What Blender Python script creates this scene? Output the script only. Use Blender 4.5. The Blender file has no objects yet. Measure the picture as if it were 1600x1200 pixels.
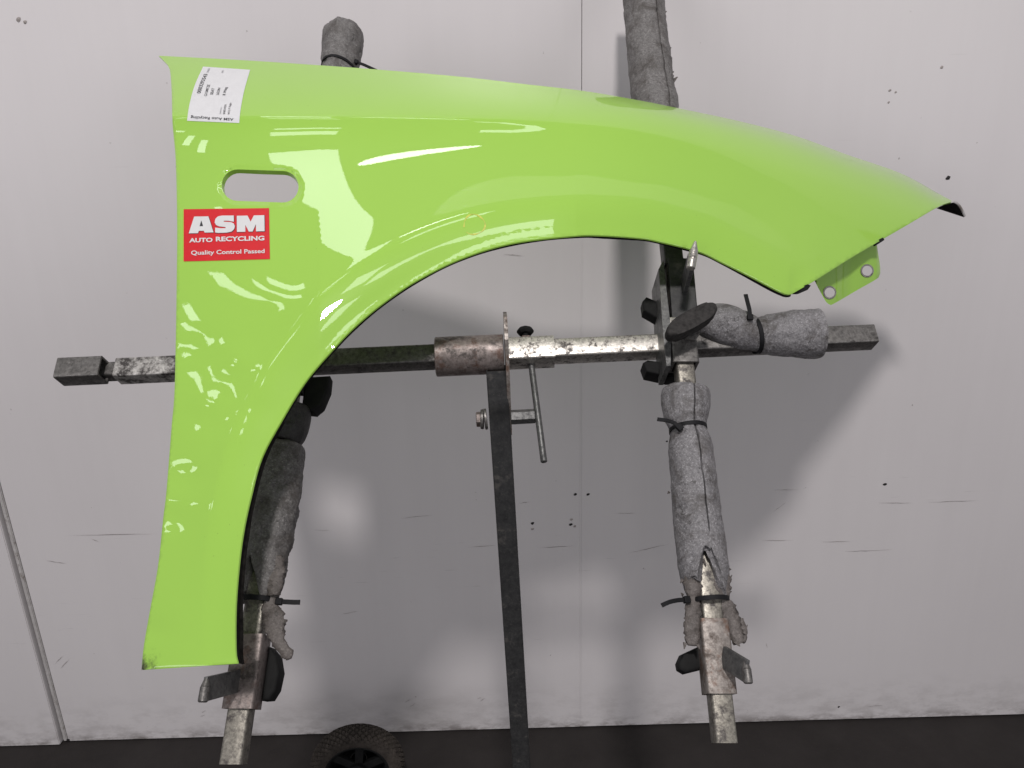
import bpy, bmesh, math, random
import numpy as np
from mathutils import Vector, Matrix, noise
from mathutils.geometry import delaunay_2d_cdt, tessellate_polygon

random.seed(7)
S = bpy.context.scene
C = S.collection

# ------------------------------------------------------------------ camera
F = 1156.0                                   # focal length in photo pixels (1600 wide)
PITCH, ROLL = math.radians(18.0), math.radians(1.6)
CAM = Vector((0, 0, 1.55))
fwd = Vector((0, math.cos(PITCH), -math.sin(PITCH)))
up0 = Vector((0, math.sin(PITCH), math.cos(PITCH)))
rt0 = Vector((1, 0, 0))
rgt = rt0 * math.cos(ROLL) - up0 * math.sin(ROLL)
upv = up0 * math.cos(ROLL) + rt0 * math.sin(ROLL)
cd = bpy.data.cameras.new('camera')
cd.sensor_width = 36.0
cd.lens = F / 1600 * 36
cd.clip_start = 0.02
cd.clip_end = 60
cam = bpy.data.objects.new('camera', cd)
C.objects.link(cam)
cam.matrix_world = Matrix(((rgt.x, upv.x, -fwd.x, CAM.x), (rgt.y, upv.y, -fwd.y, CAM.y),
                           (rgt.z, upv.z, -fwd.z, CAM.z), (0, 0, 0, 1)))
S.camera = cam

# ------------------------------------------------------------------ light
W = bpy.data.worlds.new('World'); S.world = W
W.use_nodes = True
W.node_tree.nodes['Background'].inputs[0].default_value = (0.93, 0.94, 1.0, 1)
W.node_tree.nodes['Background'].inputs[1].default_value = 0.27
S.view_settings.view_transform = 'Standard'
S.view_settings.look = 'None'
S.view_settings.exposure = 0.0
S.view_settings.gamma = 1.0

def area(name, loc, target, sx, sy, power, col=(1, 1, 1), shape='RECTANGLE', roll=0.0, spread=180):
    l = bpy.data.lights.new(name, 'AREA')
    l.shape = shape; l.size = sx; l.size_y = sy
    l.energy = power; l.color = col
    l.spread = math.radians(spread)
    o = bpy.data.objects.new(name, l); C.objects.link(o)
    o.location = loc
    q = (Vector(target) - Vector(loc)).to_track_quat('-Z', 'Y')
    o.rotation_euler = (q @ Matrix.Rotation(roll, 3, 'Z').to_quaternion()).to_euler()
    return o

area('high_bay_lamp', (0.02, -1.34, 4.72), (0.0, 1.3, 1.0), 0.35, 0.35, 122, (1.0, 0.955, 0.94), 'DISK')
CEIL_LIGHTS = []          # filled in below: overhead roof lights whose images show in the paint
for nm, x, y, z, sx, sy, rad in [
        ('roof_light', -1.20, 1.56, 4.9, 0.50, 0.46, 7.0),
        ('roof_light', -1.20, 0.56, 4.9, 0.46, 0.22, 7.0),
        ('roof_light', -1.20, 0.24, 4.9, 0.46, 0.09, 7.0),
        ('strip_light', -0.50, 1.48, 4.9, 0.80, 0.13, 15.0),
        ('roof_light', -0.02, 0.42, 4.9, 0.34, 0.18, 7.0),
        ('roof_light', 0.10, -0.78, 4.9, 0.36, 0.40, 6.5),
        ('roof_light', 0.60, -2.00, 4.9, 0.40, 0.50, 6.5),
        ('roof_light', 0.55, -1.05, 4.9, 0.28, 0.36, 6.5),
        ('roof_light', -2.45, 1.10, 4.9, 0.12, 0.42, 7.0),
        ('roof_light', -2.72, 0.92, 4.9, 0.12, 0.42, 7.0),
        ('roof_light', -3.04, 0.50, 4.9, 0.20, 0.10, 7.0),
        ('roof_light', -3.76, 0.25, 4.9, 0.14, 0.16, 7.5),
        ('roof_light', -3.98, 0.05, 4.9, 0.10, 0.20, 7.5),
        ('roof_light', -4.34, -0.24, 4.9, 0.14, 0.14, 7.5),
        ('roof_light', -2.05, -1.48, 4.9, 0.22, 0.20, 7.5),
        ('roof_light', -1.92, -1.15, 4.9, 0.22, 0.14, 7.5),
        ('roof_light', -5.80, -1.75, 4.9, 0.40, 0.28, 7.5),
        ('roof_light', -6.50, -1.55, 4.9, 0.26, 0.26, 7.5),
]:
    area(nm, (x, y, z), (x, y, 0), sx, sy, rad * .62 * math.pi * sx * sy, (0.98, 1.0, 1.0), 'ELLIPSE' if rad > 10 else 'RECTANGLE', math.radians(-31) if rad > 10 else 0.0)

# broad fill lamps added behind the camera to lift the wall shadows
area('rear_fill_lamp', (-3.4, -3.2, 1.9), (0, 1.4, .9), 2.6, 2.4, 56, (1.0, .97, 1.0))
area('rear_fill_lamp', (3.4, -3.2, 1.9), (0, 1.4, .9), 2.6, 2.4, 44, (1.0, .97, 1.0))

# ------------------------------------------------------------------ projection helpers
def ray(u, v):
    return fwd + rgt * ((u - 800) / F) + upv * ((600 - v) / F)
def at(u, v, z):
    return CAM + ray(u, v) * z
PB = 4.293e-4; PA = 0.7646                     # tilted rack plane: 1/z = PA + PB*v
def zpl(v): return 1.0 / (PA + PB * v)
nrm_c = Vector((0, F * PB, -(PA + 600 * PB)))
NL = nrm_c.length
N = (upv * nrm_c.y - fwd * nrm_c.z * -1).normalized()   # towards the camera
N = (upv * (nrm_c.y / NL) + fwd * (nrm_c.z / NL)).normalized()
def P(u, v, off=0.0):
    """point on the rack plane, moved `off` metres out of it, that the photo shows at u, v"""
    # plane: n.X = 1 in camera coords with n=(0,-F*PB, PA+600PB); shifted plane: n.X = 1 - off*|n|
    return at(u, v, zoff(v, off))
RACK = -.026                                   # the rack itself sits this far behind that plane
def zoff(v, off): return (1 - (off + RACK) * NL) / (PA + PB * v)
def at_height(u, v, h):
    d = ray(u, v); return CAM + d * ((h - CAM.z) / d.z)
WALL_Y = 1.66
def at_wall(u, v, dy=0.0):
    d = ray(u, v); return CAM + d * ((WALL_Y - dy - CAM.y) / d.y)

# ------------------------------------------------------------------ object helpers
ROOT = {}
def thing(name, label, cat, loc, group=None):
    o = bpy.data.objects.new(name, None); C.objects.link(o)
    o.empty_display_size = 0.05
    o.location = loc; ROOT[o.name] = Vector(loc)
    o['label'] = label; o['category'] = cat
    if group: o['group'] = group
    return o
def origin(parent):
    return ROOT[parent.name] if parent is not None else Vector((0, 0, 0))
def mesh_obj(name, verts, faces, mat, parent=None, smooth=False, label=None, normals=None, kind=None, auto=None):
    o0 = origin(parent)
    me = bpy.data.meshes.new(name)
    me.from_pydata([tuple(Vector(p) - o0) for p in verts], [], faces)
    me.update()
    if smooth: me.polygons.foreach_set('use_smooth', [True] * len(me.polygons))
    if normals is not None: me.normals_split_custom_set_from_vertices(normals)
    if mat: me.materials.append(mat)
    o = bpy.data.objects.new(name, me); C.objects.link(o)
    if parent is not None:
        o.parent = parent; ROOT[o.name] = o0
        # children sit at the root's location
    else:
        ROOT[o.name] = Vector((0, 0, 0))
    if label: o['label'] = label
    if kind: o['kind'] = kind
    return o
def bm_obj(name, bm, mat, parent=None, smooth=False, **k):
    bmesh.ops.recalc_face_normals(bm, faces=bm.faces)
    bm.verts.index_update()
    vs = [v.co.copy() for v in bm.verts]; fs = [[v.index for v in f.verts] for f in bm.faces]
    bm.free()
    o = mesh_obj(name, vs, fs, mat, parent, smooth, **k)
    if smooth:
        try: o.data.set_sharp_from_angle(angle=math.radians(40))
        except Exception: pass
    return o

def fix_normals(o):
    bm = bmesh.new(); bm.from_mesh(o.data)
    bmesh.ops.recalc_face_normals(bm, faces=bm.faces); bm.to_mesh(o.data); bm.free()
def frame_from(a, b, upn):
    d = (b - a); L = d.length; d.normalize()
    s = d.cross(upn).normalized(); n = s.cross(d).normalized()
    return d, s, n, L
def bar_bm(a, b, w, t, upn, bev=0.003, bm=None, seg=2, taper=1.0):
    """box bar from a to b: w across (in-plane), t along upn"""
    bm = bm or bmesh.new()
    d, s, n, L = frame_from(a, b, upn)
    vs = []
    for p, k in ((a, 1.0), (b, taper)):
        for i, j in ((-1, -1), (1, -1), (1, 1), (-1, 1)):
            vs.append(bm.verts.new(p + s * (i * w / 2 * k) + n * (j * t / 2 * k)))
    q = [(0, 1, 2, 3), (7, 6, 5, 4), (0, 4, 5, 1), (1, 5, 6, 2), (2, 6, 7, 3), (3, 7, 4, 0)]
    fs = [bm.faces.new([vs[i] for i in f]) for f in q]
    if bev:
        es = set(e for f in fs for e in f.edges)
        bmesh.ops.bevel(bm, geom=list(es), offset=bev, segments=seg, affect='EDGES', profile=0.6)
    return bm
def tube_bm(a, b, w, wall, upn, bev=0.003, closed=True):
    """hollow square tube"""
    bm = bmesh.new()
    d, s, n, L = frame_from(a, b, upn)
    def ring(p, h, r):
        out = []
        for ci, (i, j) in enumerate(((1, 1), (-1, 1), (-1, -1), (1, -1))):
            for k in range(4):
                an = math.pi / 2 * ci + math.pi / 2 * k / 3
                out.append(bm.verts.new(p + s * (i * (h - r) + r * math.cos(an)) + n * (j * (h - r) + r * math.sin(an))))
        return out
    h = w / 2
    r0 = ring(a, h, bev); r1 = ring(b, h, bev)
    i0 = ring(a, h - wall, bev * .6); i1 = ring(b, h - wall, bev * .6)
    j0 = ring(a + d * min(.05, L * .3), h - wall, bev * .6); j1 = ring(b - d * min(.05, L * .3), h - wall, bev * .6)
    m = len(r0)
    for k in range(m):
        l = (k + 1) % m
        bm.faces.new((r0[k], r0[l], r1[l], r1[k]))
        bm.faces.new((r0[l], r0[k], i0[k], i0[l])); bm.faces.new((i0[l], i0[k], j0[k], j0[l]))
        bm.faces.new((r1[k], r1[l], i1[l], i1[k])); bm.faces.new((i1[k], i1[l], j1[l], j1[k]))
    bm.faces.new(j0); bm.faces.new(j1[::-1])
    return bm
def cyl_bm(a, b, r, seg=20, bm=None, r2=None, bev=0.0, caps=True):
    bm = bm or bmesh.new()
    r2 = r if r2 is None else r2
    upn = Vector((0, 0, 1)) if abs((b - a).normalized().z) < .9 else Vector((1, 0, 0))
    d, s, n, L = frame_from(a, b, upn)
    prof = [(0, r), (1, r2)] if not bev else [(0, r - bev), (bev / L, r), (1 - bev / L, r2), (1, r2 - bev)]
    rings = []
    for t, rr in prof:
        rings.append([bm.verts.new(a + d * (t * L) + (s * math.cos(2 * math.pi * k / seg) + n * math.sin(2 * math.pi * k / seg)) * rr) for k in range(seg)])
    for q in range(len(rings) - 1):
        for k in range(seg):
            l = (k + 1) % seg
            bm.faces.new((rings[q][k], rings[q][l], rings[q + 1][l], rings[q + 1][k]))
    if caps:
        bm.faces.new(rings[0][::-1]); bm.faces.new(rings[-1])
    return bm
def path_bm(pts, w, t, upn, bm=None):
    """flat strip (w wide, t thick) swept along points"""
    bm = bm or bmesh.new(); rings = []
    for i, p in enumerate(pts):
        d = (pts[min(i + 1, len(pts) - 1)] - pts[max(i - 1, 0)]).normalized()
        u = upn[i] if isinstance(upn, list) else upn
        s = d.cross(u).normalized(); n = s.cross(d).normalized()
        rings.append([bm.verts.new(p + s * (i_ * w / 2) + n * (j * t / 2)) for i_, j in ((-1, -1), (1, -1), (1, 1), (-1, 1))])
    for a, b in zip(rings, rings[1:]):
        for k in range(4):
            l = (k + 1) % 4; bm.faces.new((a[k], a[l], b[l], b[k]))
    bm.faces.new(rings[0][::-1]); bm.faces.new(rings[-1])
    return bm
def slab_bm(poly, o0, o1, bev=0.002, px=True):
    """polygon (photo pixels, on the rack plane at offset o1) given thickness back to offset o0"""
    bm = bmesh.new()
    fr = [bm.verts.new(P(u, v, o1)) for u, v in poly]
    bk = [bm.verts.new(p.co - N * (o1 - o0)) for p in fr]
    f1 = bm.faces.new(fr); f2 = bm.faces.new(bk[::-1])
    m = len(fr)
    for k in range(m):
        l = (k + 1) % m; bm.faces.new((fr[l], fr[k], bk[k], bk[l]))
    if bev:
        bmesh.ops.bevel(bm, geom=list(f1.edges) + list(f2.edges), offset=bev, segments=3, affect='EDGES', profile=.5)
    return bm
def catmull(pts, step=4.0):
    pts = [np.array(p, float) for p in pts]
    out = []
    for i in range(len(pts) - 1):
        p0 = pts[i - 1] if i > 0 else 2 * pts[0] - pts[1]
        p1, p2 = pts[i], pts[i + 1]
        p3 = pts[i + 2] if i + 2 < len(pts) else 2 * pts[-1] - pts[-2]
        n = max(2, int(np.linalg.norm((p2 - p1)[:2]) / step))
        for k in range(n):
            t = k / n
            out.append(.5 * (2 * p1 + (p2 - p0) * t + (2 * p0 - 5 * p1 + 4 * p2 - p3) * t * t + (3 * p1 - p0 - 3 * p2 + p3) * t ** 3))
    out.append(pts[-1])
    return out

# ------------------------------------------------------------------ materials
def new_mat(name):
    m = bpy.data.materials.new(name); m.use_nodes = True
    nt = m.node_tree; b = nt.nodes['Principled BSDF']
    return m, nt, b
def nd(nt, t, **k):
    n = nt.nodes.new(t)
    for a, v in k.items():
        if a.startswith('i_'):
            key = a[2:]; key = int(key) if key.isdigit() else key.replace('_', ' ')
            n.inputs[key].default_value = v
        else: setattr(n, a, v)
    return n
def ramp(nt, src, stops):
    r = nt.nodes.new('ShaderNodeValToRGB')
    el = r.color_ramp.elements
    while len(el) < len(stops): el.new(.5)
    for e, (p, c) in zip(el, stops):
        e.position = p; e.color = c if len(c) == 4 else (*c, 1)
    nt.links.new(src, r.inputs[0]); return r
def g(v): return (v, v, v, 1)
def texco(nt, scale=(1, 1, 1)):
    tc = nd(nt, 'ShaderNodeTexCoord'); mp = nd(nt, 'ShaderNodeMapping')
    mp.inputs['Scale'].default_value = scale
    nt.links.new(tc.outputs['Object'], mp.inputs[0]); return mp.outputs[0]
def noise_tex(nt, co, scale, detail=4, rough=.6, dist=0.0):
    n = nd(nt, 'ShaderNodeTexNoise'); n.inputs['Scale'].default_value = scale
    n.inputs['Detail'].default_value = detail; n.inputs['Roughness'].default_value = rough
    n.inputs['Distortion'].default_value = dist
    nt.links.new(co, n.inputs['Vector']); return n.outputs[0]
def mixc(nt, fac, a, b, mode='MIX'):
    m = nd(nt, 'ShaderNodeMix', data_type='RGBA', blend_type=mode)
    for s, val in ((0, fac), (6, a), (7, b)):
        if hasattr(val, 'is_linked') or isinstance(val, bpy.types.NodeSocket): nt.links.new(val, m.inputs[s])
        else: m.inputs[s].default_value = val
    return m.outputs[2]
def bump(nt, b, h, strength=.3, dist=.001):
    n = nd(nt, 'ShaderNodeBump'); n.inputs['Strength'].default_value = strength; n.inputs['Distance'].default_value = dist
    nt.links.new(h, n.inputs['Height']); nt.links.new(n.outputs[0], b.inputs['Normal'])

def mat_steel(name, c_lo, c_hi, dirt, dirt_amt, rough=(.25, .5), metallic=.9, scale=60, rust=None):
    m, nt, b = new_mat(name)
    co = texco(nt); scale *= 2.6
    n1 = noise_tex(nt, co, scale, 4, .75)
    n2 = noise_tex(nt, co, scale * .35, 4, .75, .12)
    n3 = noise_tex(nt, co, scale * 4, 3, .7)
    base = ramp(nt, n1, [(.35, c_lo), (.65, c_hi)]).outputs[0]
    df = ramp(nt, n2, [(.62 - .3 * dirt_amt, g(0)), (.72 - .2 * dirt_amt, g(1))]).outputs[0]
    spk = ramp(nt, n3, [(.60, g(0)), (.68, g(1))]).outputs[0]
    dm = nd(nt, 'ShaderNodeMath', operation='MAXIMUM')
    sm = nd(nt, 'ShaderNodeMath', operation='MULTIPLY', i_1=.55)
    nt.links.new(spk, sm.inputs[0]); nt.links.new(df, dm.inputs[0]); nt.links.new(sm.outputs[0], dm.inputs[1])
    col = mixc(nt, dm.outputs[0], base, (*dirt, 1))
    if rust:
        n4 = noise_tex(nt, co, scale * .3, 4, .75, .2)
        rf = ramp(nt, n4, [(.52, g(0)), (.66, g(.85))]).outputs[0]
        col = mixc(nt, rf, col, (*rust, 1))
    nt.links.new(col, b.inputs['Base Color'])
    mt = nd(nt, 'ShaderNodeMapRange'); mt.inputs['To Min'].default_value = metallic; mt.inputs['To Max'].default_value = .1
    nt.links.new(dm.outputs[0], mt.inputs[0]); nt.links.new(mt.outputs[0], b.inputs['Metallic'])
    rr = nd(nt, 'ShaderNodeMapRange'); rr.inputs['From Min'].default_value = .3; rr.inputs['From Max'].default_value = .7
    rr.inputs['To Min'].default_value = rough[0]; rr.inputs['To Max'].default_value = rough[1]
    nt.links.new(n2, rr.inputs[0]); nt.links.new(rr.outputs[0], b.inputs['Roughness'])
    bump(nt, b, n1, .35, .0006)
    return m
M = {}
M['galv'] = mat_steel('galvanised_steel', (.34, .325, .30), (.62, .59, .54), (.06, .05, .045), .42, (.28, .5), .85, 90)
M['armsteel'] = mat_steel('dulled_zinc', (.14, .13, .112), (.31, .29, .25), (.05, .042, .038), .42, (.35, .55), .75, 90)
M['dull'] = mat_steel('dull_steel', (.10, .095, .09), (.22, .21, .20), (.03, .027, .025), .35, (.35, .6), .75, 70)
M['brown'] = mat_steel('scaled_steel', (.15, .125, .115), (.27, .23, .215), (.05, .04, .036), .4, (.4, .65), .55, 60, rust=(.10, .055, .04))
M['sleeve'] = mat_steel('stained_sleeve_steel', (.15, .132, .12), (.30, .272, .25), (.07, .05, .038), .5, (.4, .65), .6, 55, rust=(.11, .06, .04))
M['post'] = mat_steel('black_post_paint', (.022, .022, .023), (.04, .04, .04), (.07, .065, .06), .1, (.4, .6), .2, 40)
M['hook'] = mat_steel('grey_hook_steel', (.09, .09, .09), (.17, .17, .165), (.03, .03, .03), .35, (.35, .55), .7, 60)
M['worn'] = mat_steel('worn_crossbar_paint', (.42, .40, .38), (.62, .6, .57), (.035, .03, .028), .75, (.35, .55), .6, 45)

def mat_plain(name, col, rough, spec=.5, nscale=80, var=.25, bumpd=.0004):
    m, nt, b = new_mat(name); co = texco(nt)
    n = noise_tex(nt, co, nscale, 5, .6)
    lo = tuple(c * (1 - var) for c in col); hi = tuple(min(1, c * (1 + var)) for c in col)
    r = ramp(nt, n, [(.3, lo), (.7, hi)])
    nt.links.new(r.outputs[0], b.inputs['Base Color'])
    b.inputs['Roughness'].default_value = rough; b.inputs['Specular IOR Level'].default_value = spec
    bump(nt, b, n, .3, bumpd); return m
M['black'] = mat_plain('black_plastic', (.009, .009, .009), .75, .2)
M['knob'] = mat_plain('dusty_black_plastic', (.030, .028, .027), .85, .2, nscale=160, var=.5, bumpd=.0008)
M['tie'] = mat_plain('black_nylon', (.007, .007, .008), .65, .2)
M['shaded_underseal'] = mat_plain('shaded_black_underseal', (.010, .009, .008), .85, .1, nscale=150, var=.7, bumpd=.001)
M['rubber'] = mat_plain('brown_black_rubber', (.045, .038, .033), .9, .2, nscale=60, var=.35)
M['white_ink'] = mat_plain('white_print', (.58, .58, .58), .5, var=.02, bumpd=0)
M['dark_ink'] = mat_plain('black_print', (.03, .03, .035), .5, var=.05, bumpd=0)
M['grey_ink'] = mat_plain('grey_print', (.25, .25, .27), .5, var=.05, bumpd=0)
M['paper'] = mat_plain('white_label_paper', (.60, .60, .61), .5, var=.03, bumpd=0)
M['red'] = mat_plain('red_sticker_vinyl', (.54, .008, .014), .45, var=.05, bumpd=0)
M['crayon'] = mat_plain('yellow_crayon', (.47, .50, .06), .55, var=.3, nscale=300)

# foam: grey polyethylene, sparkle painted in as pale specks, grime patches
def mat_foam(name, lo, hi, grime, amt):
    m, nt, b = new_mat(name); co = texco(nt)
    n1 = noise_tex(nt, co, 260, 4, .85); n2 = noise_tex(nt, co, 28, 6, .7, .8); n3 = noise_tex(nt, co, 520, 2, .5)
    v6 = noise_tex(nt, co, 130, 3, .7, .5)
    base = ramp(nt, n1, [(.3, lo), (.72, hi)]).outputs[0]
    sp = ramp(nt, n3, [(.60, g(0)), (.72, g(.4))]).outputs[0]
    base = mixc(nt, sp, base, (min(1, hi[0] * 1.9), min(1, hi[1] * 1.9), min(1, hi[2] * 1.9), 1))
    gf = ramp(nt, n2, [(.60 - .25 * amt, g(0)), (.74 - .15 * amt, g(.9))]).outputs[0]
    col = mixc(nt, gf, base, (*grime, 1))
    n4 = noise_tex(nt, co, 45, 4, .6, .4)
    ck = ramp(nt, n4, [(.483, g(0)), (.4995, g(1)), (.516, g(0))]).outputs[0]
    n5 = noise_tex(nt, co, 22, 2, .5); cm_ = ramp(nt, n5, [(.46, g(0)), (.56, g(.9))]).outputs[0]
    mk = nd(nt, 'ShaderNodeMath', operation='MULTIPLY'); nt.links.new(ck, mk.inputs[0]); nt.links.new(cm_, mk.inputs[1])
    col = mixc(nt, mk.outputs[0], col, (.03, .026, .023, 1))
    nt.links.new(col, b.inputs['Base Color'])
    b.inputs['Roughness'].default_value = .5
    b.inputs['Specular IOR Level'].default_value = .45
    ad = nd(nt, 'ShaderNodeMath', operation='ADD'); nt.links.new(n1, ad.inputs[0]); nt.links.new(v6, ad.inputs[1])
    ad2 = nd(nt, 'ShaderNodeMath', operation='ADD'); nt.links.new(ad.outputs[0], ad2.inputs[0]); nt.links.new(n2, ad2.inputs[1])
    bump(nt, b, ad2.outputs[0], .7, .0016); return m
M['foam'] = mat_foam('grey_foam', (.075, .072, .074), (.265, .256, .263), (.045, .038, .033), .48)
M['foam_dirty'] = mat_foam('dirty_grey_foam', (.055, .052, .050), (.215, .205, .200), (.045, .038, .033), .6)
M['foam_torn'] = mat_foam('torn_foam', (.080, .069, .063), (.150, .132, .123), (.04, .031, .026), .65)
M['foam_dark'] = mat_foam('blackened_foam', (.018, .017, .017), (.035, .033, .032), (.01, .009, .008), .5)

# car paint with a dirty corner
def mat_paint(name='lime_green_paint', dirt=True):
    m, nt, b = new_mat(name)
    b.inputs['Roughness'].default_value = .35
    b.inputs['Specular IOR Level'].default_value = .04
    b.inputs['Coat Weight'].default_value = 1.0
    b.inputs['Coat Roughness'].default_value = .015
    b.inputs['Coat IOR'].default_value = 1.6
    co = texco(nt)
    n = noise_tex(nt, co, 3.0, 2, .5)
    col = ramp(nt, n, [(.3, (.296, .526, .074)), (.7, (.310, .542, .080))]).outputs[0]
    if dirt:
        tc = nd(nt, 'ShaderNodeTexCoord')
        vm = nd(nt, 'ShaderNodeVectorMath', operation='DISTANCE')
        nt.links.new(tc.outputs['Object'], vm.inputs[0]); m['corner'] = 1
        vm.inputs[1].default_value = DIRT
        n2 = noise_tex(nt, co, 60, 6, .75, .5)
        ad = nd(nt, 'ShaderNodeMath', operation='MULTIPLY_ADD', i_1=.06, i_2=-.030)
        nt.links.new(n2, ad.inputs[0])
        sm = nd(nt, 'ShaderNodeMath', operation='ADD'); nt.links.new(vm.outputs['Value'], sm.inputs[0]); nt.links.new(ad.outputs[0], sm.inputs[1])
        f = ramp(nt, sm.outputs[0], [(-.004 + .004, g(1)), (.017, g(0))]).outputs[0]
        col = mixc(nt, f, col, (.035, .03, .02, 1))
        n5 = noise_tex(nt, co, 420, 2, .5)
        sf = ramp(nt, n5, [(.745, g(0)), (.765, g(.75))]).outputs[0]
        n6 = noise_tex(nt, co, 5, 2, .5)
        s6 = ramp(nt, n6, [(.45, g(0)), (.6, g(1))]).outputs[0]
        mm = nd(nt, 'ShaderNodeMath', operation='MULTIPLY'); nt.links.new(sf, mm.inputs[0]); nt.links.new(s6, mm.inputs[1])
        col = mixc(nt, mm.outputs[0], col, (.10, .13, .04, 1))
        op = noise_tex(nt, co, 330, 2, .5)
        bp = nd(nt, 'ShaderNodeBump'); bp.inputs['Strength'].default_value = 1.0; bp.inputs['Distance'].default_value = .0000055
        nt.links.new(op, bp.inputs['Height']); nt.links.new(bp.outputs[0], b.inputs['Coat Normal'])
    nt.links.new(col, b.inputs['Base Color'])
    return m

# wall: white painted sheet, faint vertical streaks, scuffs, grime along the floor
def mat_wall():
    m, nt, b = new_mat('white_wall_sheet'); co = texco(nt)
    n1 = noise_tex(nt, co, 1.3, 4, .55)
    base = ramp(nt, n1, [(.3, (.580, .552, .555)), (.7, (.618, .590, .592))]).outputs[0]
    st = noise_tex(nt, texco(nt, (30, 1, 1.2)), 1.0, 4, .6)
    base = mixc(nt, .05, base, ramp(nt, st, [(.35, g(.5)), (.65, g(.66))]).outputs[0])
    # horizontal scuffs at bump height
    sc = noise_tex(nt, texco(nt, (7, 1, 150)), 1.0, 3, .6, .15)
    ms = noise_tex(nt, texco(nt, (2.2, 1, 9)), 1.0, 4, .6)
    tc = nd(nt, 'ShaderNodeTexCoord'); sx = nd(nt, 'ShaderNodeSeparateXYZ'); nt.links.new(tc.outputs['Object'], sx.inputs[0])
    band = ramp(nt, sx.outputs[2], [(0.0, g(.35)), (.30, g(.45)), (.42, g(1)), (.66, g(1)), (.78, g(.15))]).outputs[0]
    a = ramp(nt, sc, [(.68, g(0)), (.76, g(1))]).outputs[0]
    c = ramp(nt, ms, [(.50, g(0)), (.62, g(1))]).outputs[0]
    m1 = nd(nt, 'ShaderNodeMath', operation='MULTIPLY'); nt.links.new(a, m1.inputs[0]); nt.links.new(c, m1.inputs[1])
    m2 = nd(nt, 'ShaderNodeMath', operation='MULTIPLY'); nt.links.new(m1.outputs[0], m2.inputs[0]); nt.links.new(band, m2.inputs[1])
    m3 = nd(nt, 'ShaderNodeMath', operation='MULTIPLY', i_1=.55); nt.links.new(m2.outputs[0], m3.inputs[0])
    base = mixc(nt, m3.outputs[0], base, (.16, .14, .13, 1))
    # specks
    sp = noise_tex(nt, co, 55, 3, .6)
    spm = noise_tex(nt, co, 4, 2, .5)
    a2 = ramp(nt, sp, [(.735, g(0)), (.78, g(.8))]).outputs[0]; c2 = ramp(nt, spm, [(.5, g(0)), (.6, g(1))]).outputs[0]
    m4 = nd(nt, 'ShaderNodeMath', operation='MULTIPLY'); nt.links.new(a2, m4.inputs[0]); nt.links.new(c2, m4.inputs[1])
    base = mixc(nt, m4.outputs[0], base, (.25, .22, .21, 1))
    # splash grime just above the floor, broken by noise
    gr = noise_tex(nt, texco(nt, (14, 1, 30)), 1.0, 6, .7)
    hh = ramp(nt, sx.outputs[2], [(.006, g(.75)), (.03, g(.25)), (.16, g(0))]).outputs[0]
    g2 = ramp(nt, gr, [(.42, g(0)), (.62, g(1))]).outputs[0]
    m5 = nd(nt, 'ShaderNodeMath', operation='MULTIPLY'); nt.links.new(hh, m5.inputs[0]); nt.links.new(g2, m5.inputs[1])
    base = mixc(nt, m5.outputs[0], base, (.12, .10, .09, 1))
    nt.links.new(base, b.inputs['Base Color'])
    b.inputs['Roughness'].default_value = .36
    b.inputs['Specular IOR Level'].default_value = .4
    return m
M['wall'] = mat_wall()
M['trim'] = mat_steel('grey_trim_strip', (.42, .40, .39), (.54, .52, .51), (.2, .17, .15), .25, (.4, .6), .2, 25)
M['gap'] = mat_plain('dark_joint', (.09, .075, .07), .8)
M['screw'] = mat_plain('screw_hole_black', (.012, .010, .010), .7)
def mat_floor():
    m, nt, b = new_mat('dark_floor_coating'); co = texco(nt)
    n = noise_tex(nt, co, 6, 6, .65); n2 = noise_tex(nt, co, 90, 4, .7)
    c = ramp(nt, n, [(.3, (.016, .0132, .0125)), (.7, (.026, .022, .021))]).outputs[0]
    sp = ramp(nt, n2, [(.66, g(0)), (.74, g(.5))]).outputs[0]
    c = mixc(nt, sp, c, (.06, .05, .045, 1))
    nt.links.new(c, b.inputs['Base Color']); b.inputs['Roughness'].default_value = .75
    b.inputs['Specular IOR Level'].default_value = .3
    bump(nt, b, n2, .3, .002); return m
M['floor'] = mat_floor()

# ------------------------------------------------------------------ setting
def quad_box(x0, x1, y0, y1, z0, z1, bev=0.0):
    bm = bmesh.new()
    bmesh.ops.create_cube(bm, size=1)
    for v in bm.verts:
        v.co = Vector(((x0 + x1) / 2 + v.co.x * (x1 - x0), (y0 + y1) / 2 + v.co.y * (y1 - y0), (z0 + z1) / 2 + v.co.z * (z1 - z0)))
    if bev: bmesh.ops.bevel(bm, geom=list(bm.edges), offset=bev, segments=2, affect='EDGES')
    return bm
fl = mesh_obj('floor', [(-5, -3, 0), (5, -3, 0), (5, 4, 0), (-5, 4, 0)], [(0, 1, 2, 3)], M['floor'])
fl['kind'] = 'structure'
xs = at_wall(908, 500).x                       # sheet joint
xt = at_wall(108, 1163).x                      # left trim strip
wall = bm_obj('wall', quad_box(-4, 4, WALL_Y + .012, WALL_Y + .12, .003, 3.4), M['gap'])
wall['kind'] = 'structure'
bm_obj('wall_panel', quad_box(xt + .001, xs - .0006, WALL_Y, WALL_Y + .010, .004, 3.38, .0004), M['wall'], wall)
bm_obj('wall_panel', quad_box(xs + .0006, 3.6, WALL_Y - .0005, WALL_Y + .010, .005, 3.38, .0004), M['wall'], wall)
bm_obj('wall_panel', quad_box(-3.6, xt - .0165, WALL_Y - .012, WALL_Y + .010, .002, 3.38, .002), M['wall'], wall)
bm_obj('joint_bead', quad_box(xs - .0020, xs + .0020, WALL_Y - .0009, WALL_Y + .004, .006, at_wall(910, 215).z, .0004), M['wall'], wall)
bm_obj('corner_trim', quad_box(xt - .0110, xt - .0005, WALL_Y - .003, WALL_Y + .010, .006, 3.38, .002), M['trim'], wall)
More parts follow.
